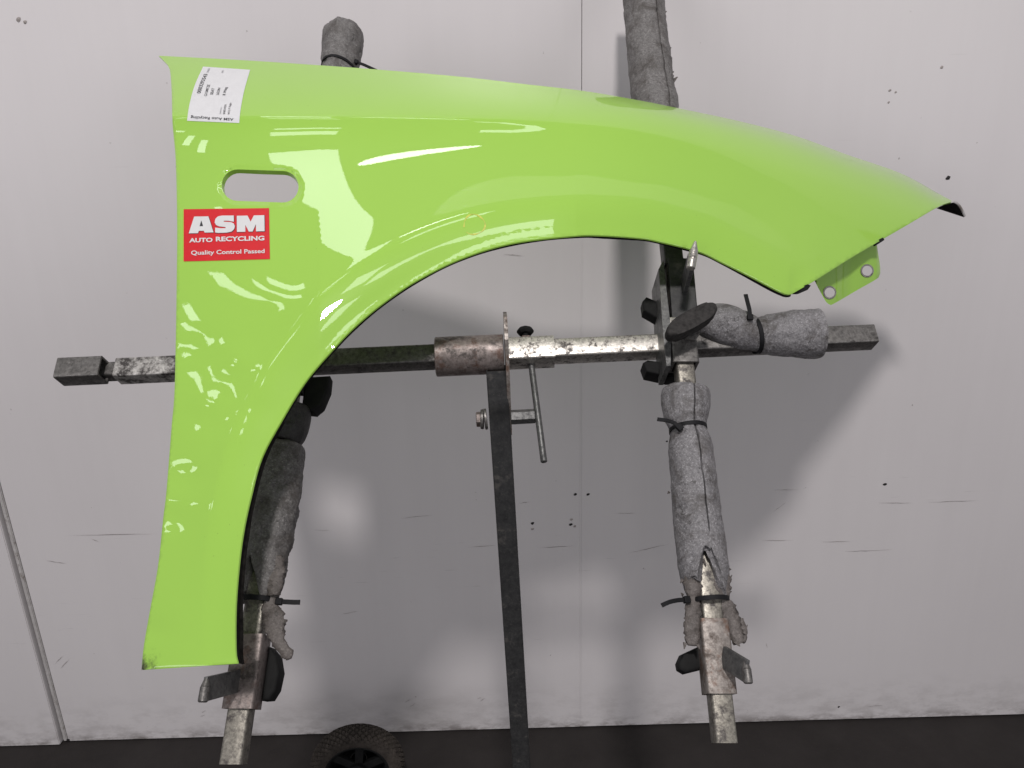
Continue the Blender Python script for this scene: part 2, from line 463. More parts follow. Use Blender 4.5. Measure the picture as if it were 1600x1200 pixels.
def disc_mark(u, v, r, name='screw_hole', mat='screw', asp=1.3, rot=.5):
    c = at_wall(u, v, .0022); vs = [c]; n = 9
    for k in range(n):
        a = 2 * math.pi * k / n; rr = r * random.uniform(.75, 1.2)
        x, z = rr * math.cos(a) * asp, rr * math.sin(a)
        vs.append(c + Vector((x * math.cos(rot) - z * math.sin(rot), .0012, x * math.sin(rot) + z * math.cos(rot))))
    mesh_obj(name, vs, [(0, 1 + k, 1 + (k + 1) % n) for k in range(n)][::1], M[mat], wall)
M['faint'] = mat_plain('faint_mark', (.30, .27, .255), .6, nscale=120, var=.3, bumpd=0)
FAINT = {(1391, 141), (1400, 144), (1389, 160), (1472, 105), (28, 30), (38, 34), (832, 827), (893, 812), (898, 823)}
for u, v, r in [(1482, 278, .0048), (1383, 757, .0040), (899, 773, .0036), (919, 773, .0036), (832, 818, .0036), (832, 827, .003),
                (893, 812, .003), (892, 820, .0036), (898, 823, .003), (1311, 1105, .003), (1042, 690, .002), (1391, 141, .0028),
                (1400, 144, .002), (1389, 160, .0022), (1472, 105, .0035), (105, 1157, .0045), (28, 30, .0045), (38, 34, .003)]:
    disc_mark(u, v, r, mat='faint' if (u, v) in FAINT else 'screw')
M['scuff'] = mat_plain('scuff_rubber', (.27, .24, .23), .6, nscale=120, var=.4, bumpd=0)
def scuff(u0, v0, u1, v1, w=.0014):
    a, b = at_wall(u0, v0, .0016), at_wall(u1, v1, .0016)
    n = 9; vs = []; d = (b - a); perp = Vector((-d.z, 0, d.x)).normalized()
    for k in range(n + 1):
        t = k / n; ww = w * math.sin(math.pi * min(max(t, .03), .97)) * random.uniform(.35, 1.0)
        p = a + d * t + perp * random.uniform(-.0006, .0006)
        vs += [p + perp * ww / 2, p - perp * ww / 2]
    mesh_obj('scuff_mark', vs, [(2 * k, 2 * k + 1, 2 * k + 3, 2 * k + 2) for k in range(n)], M['scuff'], wall)
for s in [(105, 837, 245, 834), (72, 876, 104, 881), (1372, 786, 1425, 786), (1450, 785, 1530, 782), (1190, 845, 1240, 844), (1282, 847, 1330, 846),
          (1320, 862, 1395, 859), (1208, 766, 1248, 765), (1208, 800, 1228, 785), (626, 810, 676, 805), (731, 855, 775, 852), (786, 397, 820, 400),
          (533, 960, 560, 955), (490, 828, 515, 829), (1355, 1104, 1382, 1102), (85, 1038, 98, 1025), (94, 1045, 108, 1030), (960, 802, 995, 802),
          (980, 865, 1045, 850), (748, 1098, 758, 1090), (745, 1092, 752, 1090), (632, 1098, 642, 1092), (640, 1105, 650, 1098), (314, 1114, 322, 1110), (312, 1120, 321, 1117), (340, 845, 350, 843), (1197, 1005, 1199, 1012), (143, 842, 155, 847), (810, 787, 828, 784), (840, 856, 900, 853)]:
    scuff(*s)

# ------------------------------------------------------------------ the wing panel
LEFT = [(221, 1047), (225, 1007), (235, 950), (247, 883), (255, 810), (260, 767), (268, 667), (273, 600), (276, 433), (276.6, 345), (274.4, 250), (269.6, 193), (268, 139), (265, 108), (258, 97), (248, 87)]
TOP = [(248, 87), (380, 94), (500, 102), (595, 109), (722, 120), (817, 131), (912, 142), (1000, 157), (1050, 167), (1150, 188), (1242, 212), (1325, 242), (1408, 271), (1471, 305), (1490, 315)]
FRONT = [(1490, 315), (1478, 318), (1462.5, 325), (1417, 352), (1367, 381), (1325, 406), (1275, 437.5), (1238, 459)]
ARCH = [(1238, 459), (1231, 460), (1217, 455), (1175, 433), (1129, 410), (1092, 393), (1029, 377), (1000, 372), (943, 368), (896, 368.5), (801, 380), (722, 403.6), (652, 438), (597, 475), (553, 512), (516.7, 550), (476.7, 597), (438, 660), (408, 717), (390.7, 780), (380, 830), (373, 883), (368, 950), (368, 1017), (371.5, 1037)]
BOT = [(371.5, 1037), (221, 1047)]
cl, ct, cf, ca = (np.array(catmull(x, 5.0)) for x in (LEFT, TOP, FRONT, ARCH))
cb = np.array([(371.5 + (221 - 371.5) * t, 1037 + 10 * t) for t in np.linspace(0, 1, 28)])
OUT = np.concatenate([cl[:-1], ct[:-1], cf[:-1], ca[:-1], cb[:-1]])
# slot for the side repeater
def stadium(cx, cy, hx, r, rot, n=14):
    pts = []
    for k in range(n + 1):
        a = -math.pi / 2 + math.pi * k / n; pts.append((hx - r + r * math.cos(a), r * math.sin(a)))
    m = 8
    for k in range(1, m): pts.append((hx - r - 2 * (hx - r) * k / m, r))
    for k in range(n + 1):
        a = math.pi / 2 + math.pi * k / n; pts.append((-hx + r + r * math.cos(a), r * math.sin(a)))
    for k in range(1, m): pts.append((-hx + r + 2 * (hx - r) * k / m, -r))
    c, s = math.cos(rot), math.sin(rot)
    return np.array([(cx + x * c - y * s, cy + x * s + y * c) for x, y in pts])
SC = (406.5, 290.5); SROT = .035
HOLE = stadium(*SC, 60, 24.6, SROT)
def slot_dist(u, v):
    c, s = math.cos(-SROT), math.sin(-SROT)
    x = (u - SC[0]) * c - (v - SC[1]) * s; y = (u - SC[0]) * s + (v - SC[1]) * c
    qx = np.maximum(np.abs(x) - (60 - 24.6), 0)
    return np.hypot(qx, y) - 24.6

tu, tv = ct[:, 0], ct[:, 1]
CRU = [200, 500, 760, 900, 1000, 1100, 1200, 1300, 1400, 1500]
CRV = [183, 183, 187, 194, 204, 224, 252, 286, 322, 352]
def interp_s(x, xp, fp):      # smooth interpolation through knots
    pts = catmull(list(zip(xp, fp)), 10.0); pts = np.array(pts)
    return np.interp(x, pts[:, 0], pts[:, 1])
def softplus(x, w):
    y = x / w
    return w * np.where(y > 30, y, np.log1p(np.exp(np.minimum(y, 30))))
def sstep(a, b, x):
    t = np.clip((x - a) / (b - a), 0, 1); return t * t * (3 - 2 * t)
CA_FINE = np.array(catmull(ARCH, 2.0))
def relief(u, v):
    """height of the panel in front of the rack plane, metres"""
    u = np.asarray(u, float); v = np.asarray(v, float)
    h = np.full(u.shape, .088)
    # nose sweeps away from the viewer
    s = np.clip((u - 860) / 640, 0, 1.2)
    h -= .215 * s ** 1.75
    # rear edge falls off gently
    s = np.clip((420 - u) / 200, 0, 1.2)
    h -= .021 * s ** 2
    # lower leg tucks under
    s = np.clip((v - 600) / 440, 0, 1.2)
    h -= .012 * s ** 2
    # shoulder: above the crease the panel turns over towards the bonnet
    vc = interp_s(u, CRU, CRV); vt = np.interp(u, tu, tv)
    w = np.interp(u, [300, 700, 950, 1200, 1500], [1.5, 1.7, 6, 18, 22])
    x = softplus(vc - v, w); span = np.maximum(vc - vt, 40)
    t = x / span
    right = sstep(800, 1150, u)
    h -= span / 1000 * (.37 * t + .36 * t ** 2 + right * (.10 * t ** 2 + .55 * t ** 6))
    # hollow under the shoulder and swell towards the arch
    xb = softplus(v - vc, 1.6)
    fade = np.interp(u, [250, 800, 1000, 1250, 1500], [1, 1, .55, .3, .15])
    h -= .0135 * fade * (1 - np.exp(-xb / 42)) * np.exp(-(xb / 105) ** 2)
    # arch flare: a lip with an edge line, then a concave fall to the body
    d = np.full(u.shape, 1e9)
    A = CA_FINE
    fu, fv = u.ravel(), v.ravel(); dm = np.full(fu.shape, 1e9)
    for i in range(0, len(A), 1): dm = np.minimum(dm, (fu - A[i, 0]) ** 2 + (fv - A[i, 1]) ** 2)
    d = np.sqrt(dm).reshape(u.shape)
    lip = np.interp(u, [300, 500, 830, 1000, 1240, 1500], [52, 74, 62, 58, 50, 30])
    amp = np.interp(u, [200, 330, 500, 900, 1100, 1300, 1500], [.004, .012, .027, .028, .016, .005, .0])
    amp = amp * sstep(1040, 760, v)
    q = softplus(d - lip, 3.0)
    h += amp * np.exp(-q / 88.0)
    h -= .0065 * np.clip(1 - d / lip, 0, 1) ** 1.3 * sstep(200, 480, u) * sstep(1500, 1150, u)
    h += .0035 * np.exp(-(d / 30) ** 2) * -1.0
    # big soft swell of the side
    h += .010 * np.exp(-(((u - 470) / 190) ** 2 + ((v - 400) / 170) ** 2))
    # long waves and a few dings in the lower leg
    h += .0011 * np.sin(u * .021 + v * .013) * sstep(420, 640, v)
    for du, dv, r, a in [(371, 563, 20, .0016), (334, 634, 22, .0014), (306, 684, 24, .0010), (285, 745, 22, -.0016), (300, 545, 26, -.0012), (392, 640, 26, -.0012),
                         (440, 460, 34, .0018), (270, 812, 20, -.0010), (240, 985, 20, -.0012)]:
        h += a * np.exp(-(((u - du) / (r * 1.5)) ** 2 + ((v - dv) / r) ** 2))
    # pressed rim round the slot
    sd = slot_dist(u, v)
    h -= .0034 * np.exp(-np.maximum(sd, 0) ** 2 / 3.8 ** 2)
    return h
_fw, _rg, _up, _cm = (np.array(x) for x in (fwd, rgt, upv, CAM))
def surf(u, v, lift=0.0):
    u = np.asarray(u, float); v = np.asarray(v, float)
    z = (1 - relief(u, v) * NL) / (PA + PB * v)
    dr = _fw + ((u - 800) / F)[..., None] * _rg + ((600 - v) / F)[..., None] * _up
    p = _cm + dr * z[..., None]
    if lift:
        p = p + surf_n(u, v) * lift
    return p
def surf_n(u, v, e=1.0):
    u = np.asarray(u, float); v = np.asarray(v, float)
    a = surf(u + e, v) - surf(u - e, v); b = surf(u, v + e) - surf(u, v - e)
    n = np.cross(b, a); n /= np.linalg.norm(n, axis=-1, keepdims=True)
    flip = (n * (_cm - surf(u, v))).sum(-1, keepdims=True) < 0
    # keep outward sense consistent: reference is the rack normal
    sgn = np.sign((n * np.array(N)).sum(-1, keepdims=True)); sgn[sgn == 0] = 1
    return n * sgn
def in_poly(px, py, poly):
    x0, y0 = poly[:, 0], poly[:, 1]; x1, y1 = np.roll(x0, -1), np.roll(y0, -1)
    ins = np.zeros(px.shape, bool)
    for a, b, c, d in zip(x0, y0, x1, y1):
        if b == d: continue
        k = ((b > py) != (d > py)) & (px < (c - a) * (py - b) / (d - b) + a)
        ins ^= k
    return ins
corner = surf(np.array([223.0]), np.array([1046.0]))[0]
WR = at(600, 640, 1.0)
DIRT = tuple(Vector(corner) - WR)
M['paint'] = mat_paint(); M['paint2'] = mat_paint('lime_green_inner_paint', False)

wing = thing('car_wing_panel', 'lime green glossy car front wing with wheel arch, clamped on the rack', 'car wing', WR)
SP = 5.2
gu, gv = [], []
row = 0; y = 84.0
while y < 1050:
    xs_ = np.arange(215 + (SP / 2 if row % 2 else 0), 1500, SP)
    gu.append(xs_); gv.append(np.full(xs_.shape, y)); y += SP * .866; row += 1
gu = np.concatenate(gu); gv = np.concatenate(gv)
keep = in_poly(gu, gv, OUT) & (slot_dist(gu, gv) > 2.5)
def mindist(px, py, poly):
    dm = np.full(px.shape, 1e9)
    for q in poly: dm = np.minimum(dm, (px - q[0]) ** 2 + (py - q[1]) ** 2)
    return np.sqrt(dm)
keep[keep] &= mindist(gu[keep], gv[keep], OUT) > 2.6
gu, gv = gu[keep], gv[keep]
# extra points along the shoulder crease
vc_u = np.arange(276, 1000, 4.0); vc_v = interp_s(vc_u, CRU, CRV)
ex = []
for o_ in (-2.2, 0, 2.2): ex.append(np.stack([vc_u, vc_v + o_], 1))
ex = np.concatenate(ex); ex = ex[in_poly(ex[:, 0], ex[:, 1], OUT)]
pts = np.concatenate([OUT, HOLE, np.stack([gu, gv], 1), ex])
nO, nH = len(OUT), len(HOLE)
edges = [(i, (i + 1) % nO) for i in range(nO)] + [(nO + i, nO + (i + 1) % nH) for i in range(nH)]
r_ = delaunay_2d_cdt([Vector(p) for p in pts], edges, [], 0, 1e-4)
V2 = np.array([tuple(p) for p in r_[0]]); T = np.array([f for f in r_[2]])
cen = V2[T].mean(1)
ok = in_poly(cen[:, 0], cen[:, 1], OUT) & ~in_poly(cen[:, 0], cen[:, 1], HOLE)
T = T[ok]
P3 = surf(V2[:, 0], V2[:, 1]); N3 = surf_n(V2[:, 0], V2[:, 1])
# the pressed edge turns over slightly: lean the edge normals outwards
nTop0, nTop1 = len(cl) - 1, len(cl) + len(ct) - 2
for i in range(nO):
    if nTop0 - 3 <= i <= nTop1 + 3: continue
    t_ = P3[(i + 1) % nO] - P3[i - 1]; o_ = np.cross(N3[i], t_); o_ /= np.linalg.norm(o_) + 1e-12
    m_ = N3[i] + o_ * .55; N3[i] = m_ / np.linalg.norm(m_)
# orient triangles to the viewer
fn = np.cross(P3[T[:, 1]] - P3[T[:, 0]], P3[T[:, 2]] - P3[T[:, 0]])
bad = (fn * np.array(N)).sum(1) < 0
T[bad] = T[bad][:, ::-1]
skin = mesh_obj('outer_skin', P3, T.tolist(), M['paint'], wing, True, normals=[tuple(n) for n in N3])
TH = .0014
Bk = P3 - N3 * TH
mesh_obj('inner_skin', Bk, T[:, ::-1].tolist(), M['paint2'], wing, True)
# folded hem along left, bottom and front edges
def strip(name, pa, pb, mat, closed=False, smooth=True, flip=False):
    n = len(pa); vs = [tuple(p) for p in pa] + [tuple(p) for p in pb]
    fs = []
    for i in range(n if closed else n - 1):
        j = (i + 1) % n; f = (i, j, n + j, n + i)
        fs.append(f[::-1] if flip else f)
    return mesh_obj(name, vs, fs, mat, wing, smooth)
def edge3(c):
    return surf(c[:, 0], c[:, 1]), surf_n(c[:, 0], c[:, 1])
for nm, c in (('rear_hem', cl), ('lower_hem', cb), ('front_hem', cf)):
    p, n = edge3(c); strip(nm, p + n * .0000, p - n * .0026, M['paint2'])
pt, nt_ = edge3(ct); strip('bonnet_edge', pt[4:-24], (pt - np.array(N) * .004 - np.array(upv) * .010)[4:-24], M['paint2'])
# arch return flange: undersealed, with shade on its green painted in as black
pa, na = edge3(ca)
arc = np.linspace(0, 1, len(ca))
dep = np.interp(arc, [0, .15, .4, .6, .78, .9, 1], [.006, .0045, .0038, .0045, .007, .010, .011])
wob = np.array([noise.noise(Vector((i * .06, 0, 0))) for i in range(len(ca))]) * .0025
cen3 = surf(np.array([860.]), np.array([860.]))[0]
inw = cen3 - pa; inw -= (inw * np.array(N)).sum(1, keepdims=True) * np.array(N); inw /= np.linalg.norm(inw, axis=1, keepdims=True)
pm = pa - na * .0018 + inw * .0006
pb = pa - np.array(N) * (dep + wob)[:, None] + inw * .0012
strip('arch_hem', pa, pm, M['paint2']); strip('arch_flange', pm, pb, M['shaded_underseal'])
# wider inner flange low on the rear leg
sel = arc > .70
pb2 = pb[sel]; pc2 = pb2 + inw[sel] * ((.0022 + wob[sel] * .8) * sstep(.70, .85, arc[sel]))[:, None] - np.array(N) * .003
strip('inner_flange', pb2, pc2, M['shaded_underseal'])
# slot return
hp, hn = surf(HOLE[:, 0], HOLE[:, 1]), surf_n(HOLE[:, 0], HOLE[:, 1])
ctr = hp.mean(0)
hin = (ctr - hp); hin /= np.linalg.norm(hin, axis=1, keepdims=True)
strip('slot_rim', hp, hp - np.array(N) * .007 + hin * .0012, M['paint'], closed=True)
# rolled-over nose end
zt = (1 - float(relief(np.array([1488.]), np.array([316.]))[0]) * NL) / (PA + PB * 316)
E = [(1484, 316.5, .001), (1490, 315.5, .002), (1497, 320, .010), (1503, 329, .020), (1507, 338, .028)]
Ev = catmull(E, 2.0)
ptsE = [at(a, b, zt + c) for a, b, c in Ev]
ptsI = [at(a - 46, b - 15, zt + .035 + c) for a, b, c in Ev]
ptsE2 = [p - upv * .0016 + fwd * .0012 for p in ptsE]; ptsI2 = [p - upv * .0016 + fwd * .0012 for p in ptsI]
k0 = 0
n = len(ptsE[k0:])
vs = ptsE[k0:] + ptsI[k0:] + ptsE2[k0:] + ptsI2[k0:]
fs = []
for i in range(n - 1):
    fs += [(i, i + 1, n + i + 1, n + i), (2 * n + i, 3 * n + i, 3 * n + i + 1, 2 * n + i + 1), (i, 2 * n + i, 2 * n + i + 1, i + 1)]
fs.append((n - 1, 3 * n - 1, 4 * n - 1, 2 * n - 1))
mesh_obj('nose_return', vs, fs, M['shaded_underseal'], wing, True)
ed = path_bm([p - fwd * .001 for p in ptsE[k0:]], .003, .0022, -fwd)
bm_obj('nose_edge', ed, M['trim'], wing)

# front mounting tab with two fixing holes
def zfront(u, v): return (1 - float(relief(np.array([float(u)]), np.array([float(v)]))[0]) * NL) / (PA + PB * v)
zb0 = zfront(1300, 420) + .032; zb1 = zfront(1380, 372) + .032
def tabp(u, v, back=0.0):
    t = (u - 1290) / 90
    dip = .006 * math.exp(-((u - 1325) / 16) ** 2)
    return at(u, v, zb0 + (zb1 - zb0) * t + (v - 440 + (u - 1290) * .62) * .00012 + dip + back)
outl = np.array(catmull([(1268, 428), (1277, 447), (1284, 460), (1291, 472), (1297, 476), (1303, 474.5), (1340, 453), (1368, 437), (1374, 431), (1375.5, 420), (1372, 395), (1368, 366)], 6))
holes = [np.array([(cx + 8.6 * math.cos(a), cy + 8.6 * math.sin(a)) for a in np.linspace(0, 2 * math.pi, 20, endpoint=False)]) for cx, cy in ((1355, 423), (1296.5, 457))]
gx, gy = np.meshgrid(np.arange(1265, 1380, 6), np.arange(360, 480, 6)); gx, gy = gx.ravel() + .3, gy.ravel() + .2
kk = in_poly(gx, gy, outl)
for h_ in holes: kk &= np.hypot(gx - h_[:, 0].mean(), gy - h_[:, 1].mean()) > 11
kk[kk] &= mindist(gx[kk], gy[kk], outl) > 3
pp = np.concatenate([outl] + holes + [np.stack([gx[kk], gy[kk]], 1)])
ed, o_ = [], 0
for c in [outl] + holes:
    ed += [(o_ + i, o_ + (i + 1) % len(c)) for i in range(len(c))]; o_ += len(c)
r2 = delaunay_2d_cdt([Vector(p) for p in pp], ed, [], 0, 1e-4)
q2 = np.array([tuple(p) for p in r2[0]]); t2 = np.array(r2[2]); c2 = q2[t2].mean(1)
ok = in_poly(c2[:, 0], c2[:, 1], outl)
for h_ in holes: ok &= ~in_poly(c2[:, 0], c2[:, 1], h_)
t2 = t2[ok]
tab = mesh_obj('mounting_tab', [tabp(*p) for p in q2] + [tabp(*p, .0014) for p in q2],
               [tuple(f) for f in t2] + [tuple(x + len(q2) for x in f[::-1]) for f in t2]
               + [(i, (i + 1) % len(outl), len(q2) + (i + 1) % len(outl), len(q2) + i) for i in range(len(outl))], M['paint2'], wing, True)
tab.data.set_sharp_from_angle(angle=math.radians(40))
for h_ in holes:
    c = h_.mean(0); bm = bmesh.new(); rings = []
    for rr, bk in ((10.4, -.0003), (10.2, -.0016), (8.2, -.0016), (7.8, .004)):
        rings.append([bm.verts.new(tabp(c[0] + rr * math.cos(a), c[1] + rr * math.sin(a), bk)) for a in np.linspace(0, 2 * math.pi, 24, endpoint=False)])
    for a, b in zip(rings, rings[1:]):
        for i in range(24): bm.faces.new((a[i], a[(i + 1) % 24], b[(i + 1) % 24], b[i]))
    bm_obj('fixing_hole_rim', bm, M['galv'], tab, True)
for poly in ([(1243, 452), (1262, 444), (1267, 446), (1262, 453), (1248, 459), (1240, 459)], [(1366, 378), (1380, 371), (1382, 375), (1368, 384)]):
    bm = bmesh.new(); zz = zfront(*poly[0]) + .006
    f = bm.faces.new([bm.verts.new(at(u, v, zz)) for u, v in poly])
    ex_ = bmesh.ops.extrude_face_region(bm, geom=[f])
    bmesh.ops.translate(bm, vec=fwd * .006, verts=[x for x in ex_['geom'] if isinstance(x, bmesh.types.BMVert)])
    bm_obj('rubber_buffer', bm, M['black'], wing)

# ---- stickers
def grid_patch(name, mapf, nu, nv, lift, mat, parent, thick=True):
    ss, tt = np.meshgrid(np.linspace(0, 1, nu), np.linspace(0, 1, nv))
    uv = np.array([mapf(a, b) for a, b in zip(ss.ravel(), tt.ravel())])
    p = surf(uv[:, 0], uv[:, 1], lift); n = surf_n(uv[:, 0], uv[:, 1])
    fs = [(j * nu + i, j * nu + i + 1, (j + 1) * nu + i + 1, (j + 1) * nu + i) for j in range(nv - 1) for i in range(nu - 1)]
    o = mesh_obj(name, p, fs, mat, parent, True, normals=[tuple(x) for x in n])
    return o
def text_mesh(s, bold=0.0, shear=0.0):
    cu = bpy.data.curves.new('t', 'FONT'); cu.body = s; cu.offset = bold; cu.shear = shear; cu.resolution_u = 3
    ob = bpy.data.objects.new('t', cu); C.objects.link(ob)
    dg = bpy.context.evaluated_depsgraph_get()
    me = bpy.data.meshes.new_from_object(ob.evaluated_get(dg))
    vs = np.array([v.co[:2] for v in me.vertices]); fs = [tuple(p.vertices) for p in me.polygons]
    bpy.data.objects.remove(ob); bpy.data.curves.remove(cu); bpy.data.meshes.remove(me)
    return vs, fs
def put_text(name, s, x0, x1, y0, y1, mapf, mat, parent, lift, bold=0.0, fullheight=None, aspect=1.0):
    """text fitted to the box x0..x1 (along), y0..y1 (cap height) of the sticker's own 0..1 space"""
    vs, fs = text_mesh(s, bold)
    w0, w1 = vs[:, 0].min(), vs[:, 0].max()
    cap0, cap1 = (0.0, .70) if fullheight is None else (vs[:, 1].min(), vs[:, 1].max())
    a = x0 + (vs[:, 0] - w0) / (w1 - w0) * (x1 - x0); b = y0 + (vs[:, 1] - cap0) / (cap1 - cap0) * (y1 - y0)
    uv = np.array([mapf(p, q) for p, q in zip(a, b)])
    return mesh_obj(name, surf(uv[:, 0], uv[:, 1], lift), fs, mat, parent)
def put_polys(name, polys, mapf, mat, parent, lift):
    vs, fs = [], []
    for loops in polys:
        tri = tessellate_polygon([[Vector((a, b, 0)) for a, b in lp] for lp in loops])
        flat = [p for lp in loops for p in lp]; o0 = len(vs)
        vs += flat; fs += [tuple(o0 + i for i in t) for t in tri]
    uv = np.array([mapf(a, b) for a, b in vs])
    return mesh_obj(name, surf(uv[:, 0], uv[:, 1], lift), fs, mat, parent)
RC = [(287.2, 408.8), (422, 405.2), (420.6, 325.6), (287.2, 327.2)]
def mred(s, t):
    b = np.array(RC[0]) * (1 - s) + np.array(RC[1]) * s; u = np.array(RC[3]) * (1 - s) + np.array(RC[2]) * s
    return b * (1 - t) + u * t
red = grid_patch('quality_sticker', mred, 24, 16, .0005, M['red'], wing)
red['label'] = 'red rectangular sticker reading ASM AUTO RECYCLING Quality Control Passed'
def cr(p): return ((p[0] - 78) / 1427, 1 - (p[1] - 70) / 868)
Apoly = [[(168, 478), (258, 200), (495, 200), (580, 470), (432, 470), (420, 440), (335, 440), (322, 478)], [(350, 362), (378, 268), (407, 362)]]
Spoly = [[(918, 192), (720, 190), (655, 203), (612, 242), (598, 300), (620, 345), (670, 370), (780, 384), (778, 402), (700, 403), (606, 390), (606, 472), (660, 480), (800, 478), (880, 462), (922, 420), (935, 370), (915, 325), (870, 303), (750, 294), (752, 277), (830, 279), (918, 298)]]
Mpoly = [[(968, 198), (1148, 197), (1197, 302), (1252, 196), (1427, 194), (1427, 466), (1285, 467), (1285, 345), (1228, 468), (1165, 468), (1108, 352), (1108, 470), (968, 470)]]
def grow(loops, k, dx, dy):
    out = []
    for lp in loops:
        c = np.mean(lp, 0); out.append([tuple(c + (np.array(p) - c) * k + np.array((dx, dy))) for p in lp])
    return out
put_polys('lettering_shadow', [[[cr(p) for p in lp] for lp in grow([L[0]], 1.035, 2, 3)] for L in (Apoly, Spoly, Mpoly)], mred, M['dark_ink'], red, .0008)
put_polys('lettering', [[[cr(p) for p in lp] for lp in L] for L in (Apoly, Spoly, Mpoly)], mred, M['white_ink'], red, .0011)
put_polys('lettering_counter', [[[cr(p) for p in Apoly[1]]]], mred, M['dark_ink'], red, .0013)
put_text('lettering', 'AUTO', .068, .34, .358, .436, mred, M['white_ink'], red, .0011, .035)
put_text('lettering', 'RECYCLING', .378, .942, .368, .452, mred, M['white_ink'], red, .0011, .035)
put_text('lettering', 'Quality Control Passed', .09, .942, .118, .198, mred, M['white_ink'], red, .0011, .018)
# white parts label; its own 0..1 space: s across (left to right), t up the curve
WL = np.array(catmull([(292.5, 189), (296, 165), (304, 135), (317.5, 104.5)], 4)); WRr = np.array(catmull([(374, 192.5), (376, 172), (382, 141), (391, 109.5)], 4))
def on(c, t):
    L = np.linspace(0, 1, len(c)); return np.array((np.interp(t, L, c[:, 0]), np.interp(t, L, c[:, 1])))
def mwhite(s, t):
    s2 = s; a, b = on(WL, t), on(WRr, t)
    return a * (1 - s2) + b * s2
lab = grid_patch('parts_label', mwhite, 20, 28, .0005, M['paper'], wing)
lab['label'] = 'white paper parts label with black printed part number and vehicle text'
def mup(along, height):      # text that reads upwards: along -> t, height goes to the left
    return mwhite(1 - height, along)
# (along0, along1, s-left, s-right)
def up_text(s, t0, t1, s0, s1, bold=0.0, mat='dark_ink'):
    put_text('lettering', s, t0, t1, 1 - s1, 1 - s0, mup, M[mat], lab, .0009, bold)
up_text('0003293543', .50, .86, .088, .165, .012)
up_text('G15MYZE', .46, .66, .245, .30, .006)
up_text('SEAT', .49, .60, .355, .41, .010)
up_text('LEON', .49, .61, .475, .525, .010)
up_text('R Wing', .49, .63, .60, .655, .010)
up_text('Unknown', .155, .28, .605, .635, 0, 'grey_ink')
up_text('5P0821022A', .155, .335, .675, .715, .004)
up_text('W3.2 P1 Right', .155, .37, .765, .805, .004)
up_text('300825', .89, .97, .125, .165, 0, 'grey_ink')
up_text('5352', .90, .95, .43, .465, .012, 'grey_ink')
def mdown(a, h): return mwhite(1 - a, 1 - h)
put_text('lettering', 'ASM Auto Recycling', .115, .935, 1 - .088, 1 - .038, mdown, M['dark_ink'], lab, .0009, .012)
# wax crayon ring on the flare
ring_v, ring_f = [], []
for k in range(49):
    a = 2 * math.pi * k / 48; rr = 16.5 + .8 * math.sin(3 * a + 1); wd = .9 + .5 * math.sin(5 * a)
    ring_v += [(741 + (rr - wd) * math.cos(a), 351 + (rr - wd) * .95 * math.sin(a)), (741 + (rr + wd) * math.cos(a), 351 + (rr + wd) * .95 * math.sin(a))]
rv = np.array(ring_v)
mesh_obj('crayon_mark', surf(rv[:, 0], rv[:, 1], .0003), [(2 * k, 2 * k + 1, 2 * k + 3, 2 * k + 2) for k in range(48) if not 17 < k < 22], M['crayon'], wing)

# ------------------------------------------------------------------ the rack
def arm_l(v): return 541 - .1515 * (v - 30)
def arm_r(v): return 1006 + .1085 * v
base = at(812, 1200, 1.25)
# vertical post under the pivot
ptop = P(777, 588, -.03)
stand = thing('panel_rack', 'dark steel rack with tilted crossbar, two arms and hooks holding the wing', 'stand', (ptop.x, ptop.y, 0))
OFFB = -.032                                            # crossbar runs behind the arms
bxl, bxr = P(112, 586, OFFB), P(1372, 524, OFFB)
def onbar(u, off=OFFB): 
    v = 583.5 + (u - 112) * (526.5 - 583.5) / (1372 - 112); return P(u, v, off)
along = (onbar(1300) - onbar(200)).normalized()
inpl = N.cross(along).normalized()
if inpl.z < 0: inpl = -inpl                             # "up" within the rack plane
bm_obj('crossbar', tube_bm(onbar(1033), onbar(865), .029, .002, N), M['galv'], stand, True)
bm_obj('crossbar', tube_bm(onbar(1363), onbar(1034), .029, .002, N), M['dull'], stand, True)
bm_obj('crossbar', tube_bm(onbar(682), onbar(300), .029, .002, N), M['dull'], stand, True)
bm_obj('crossbar', tube_bm(onbar(300), onbar(186), .0295, .002, N), M['worn'], stand, True)
bm_obj('inner_bar', tube_bm(onbar(240), onbar(116), .022, .002, N), M['dull'], stand, True)
e0, e1 = onbar(95, OFFB + .016), onbar(163, OFFB + .016)
bm_obj('end_block', tube_bm(e1 + inpl * .003, e0 + inpl * .003, .031, .003, N, .003), M['dull'], stand, True)
# pivot: round barrel, plate, sleeve, clamp screw
bm_obj('pivot_barrel', cyl_bm(onbar(681), onbar(787), .0285, 40, bev=.001), M['brown'], stand, True)
bm_obj('crossbar_sleeve', tube_bm(onbar(865.5), onbar(793), .036, .003, N), M['galv'], stand, True)
pc = onbar(789)
def plate():
    bm = bmesh.new(); pts = []
    top = pc + Vector((0, 0, .062)) ; n = 14
    prof = [(-.028, -.115), (.028, -.115), (.040, -.02), (.034, .03), (.016, .058), (-.016, .058), (-.034, .03), (-.040, -.02)]
    ax = along; vv = Vector((0, 0, 1)); vv = (vv - ax * vv.dot(ax)).normalized(); hh = ax.cross(vv)
    a = [bm.verts.new(pc + vv * y + hh * x) for x, y in prof]; b = [bm.verts.new(p.co + ax * .005) for p in a]
    bm.faces.new(a[::-1]); bm.faces.new(b)
    for k in range(len(a)):
        l = (k + 1) % len(a); bm.faces.new((a[k], a[l], b[l], b[k]))
    return bm, vv, hh
bm, VV, HH = plate()
bm_obj('pivot_plate', bm, M['sleeve'], stand)
kb = onbar(823) + inpl * .018
bm = cyl_bm(kb, kb + inpl * .006, .010, 6); bm_obj('clamp_nut', bm, M['brown'], stand)
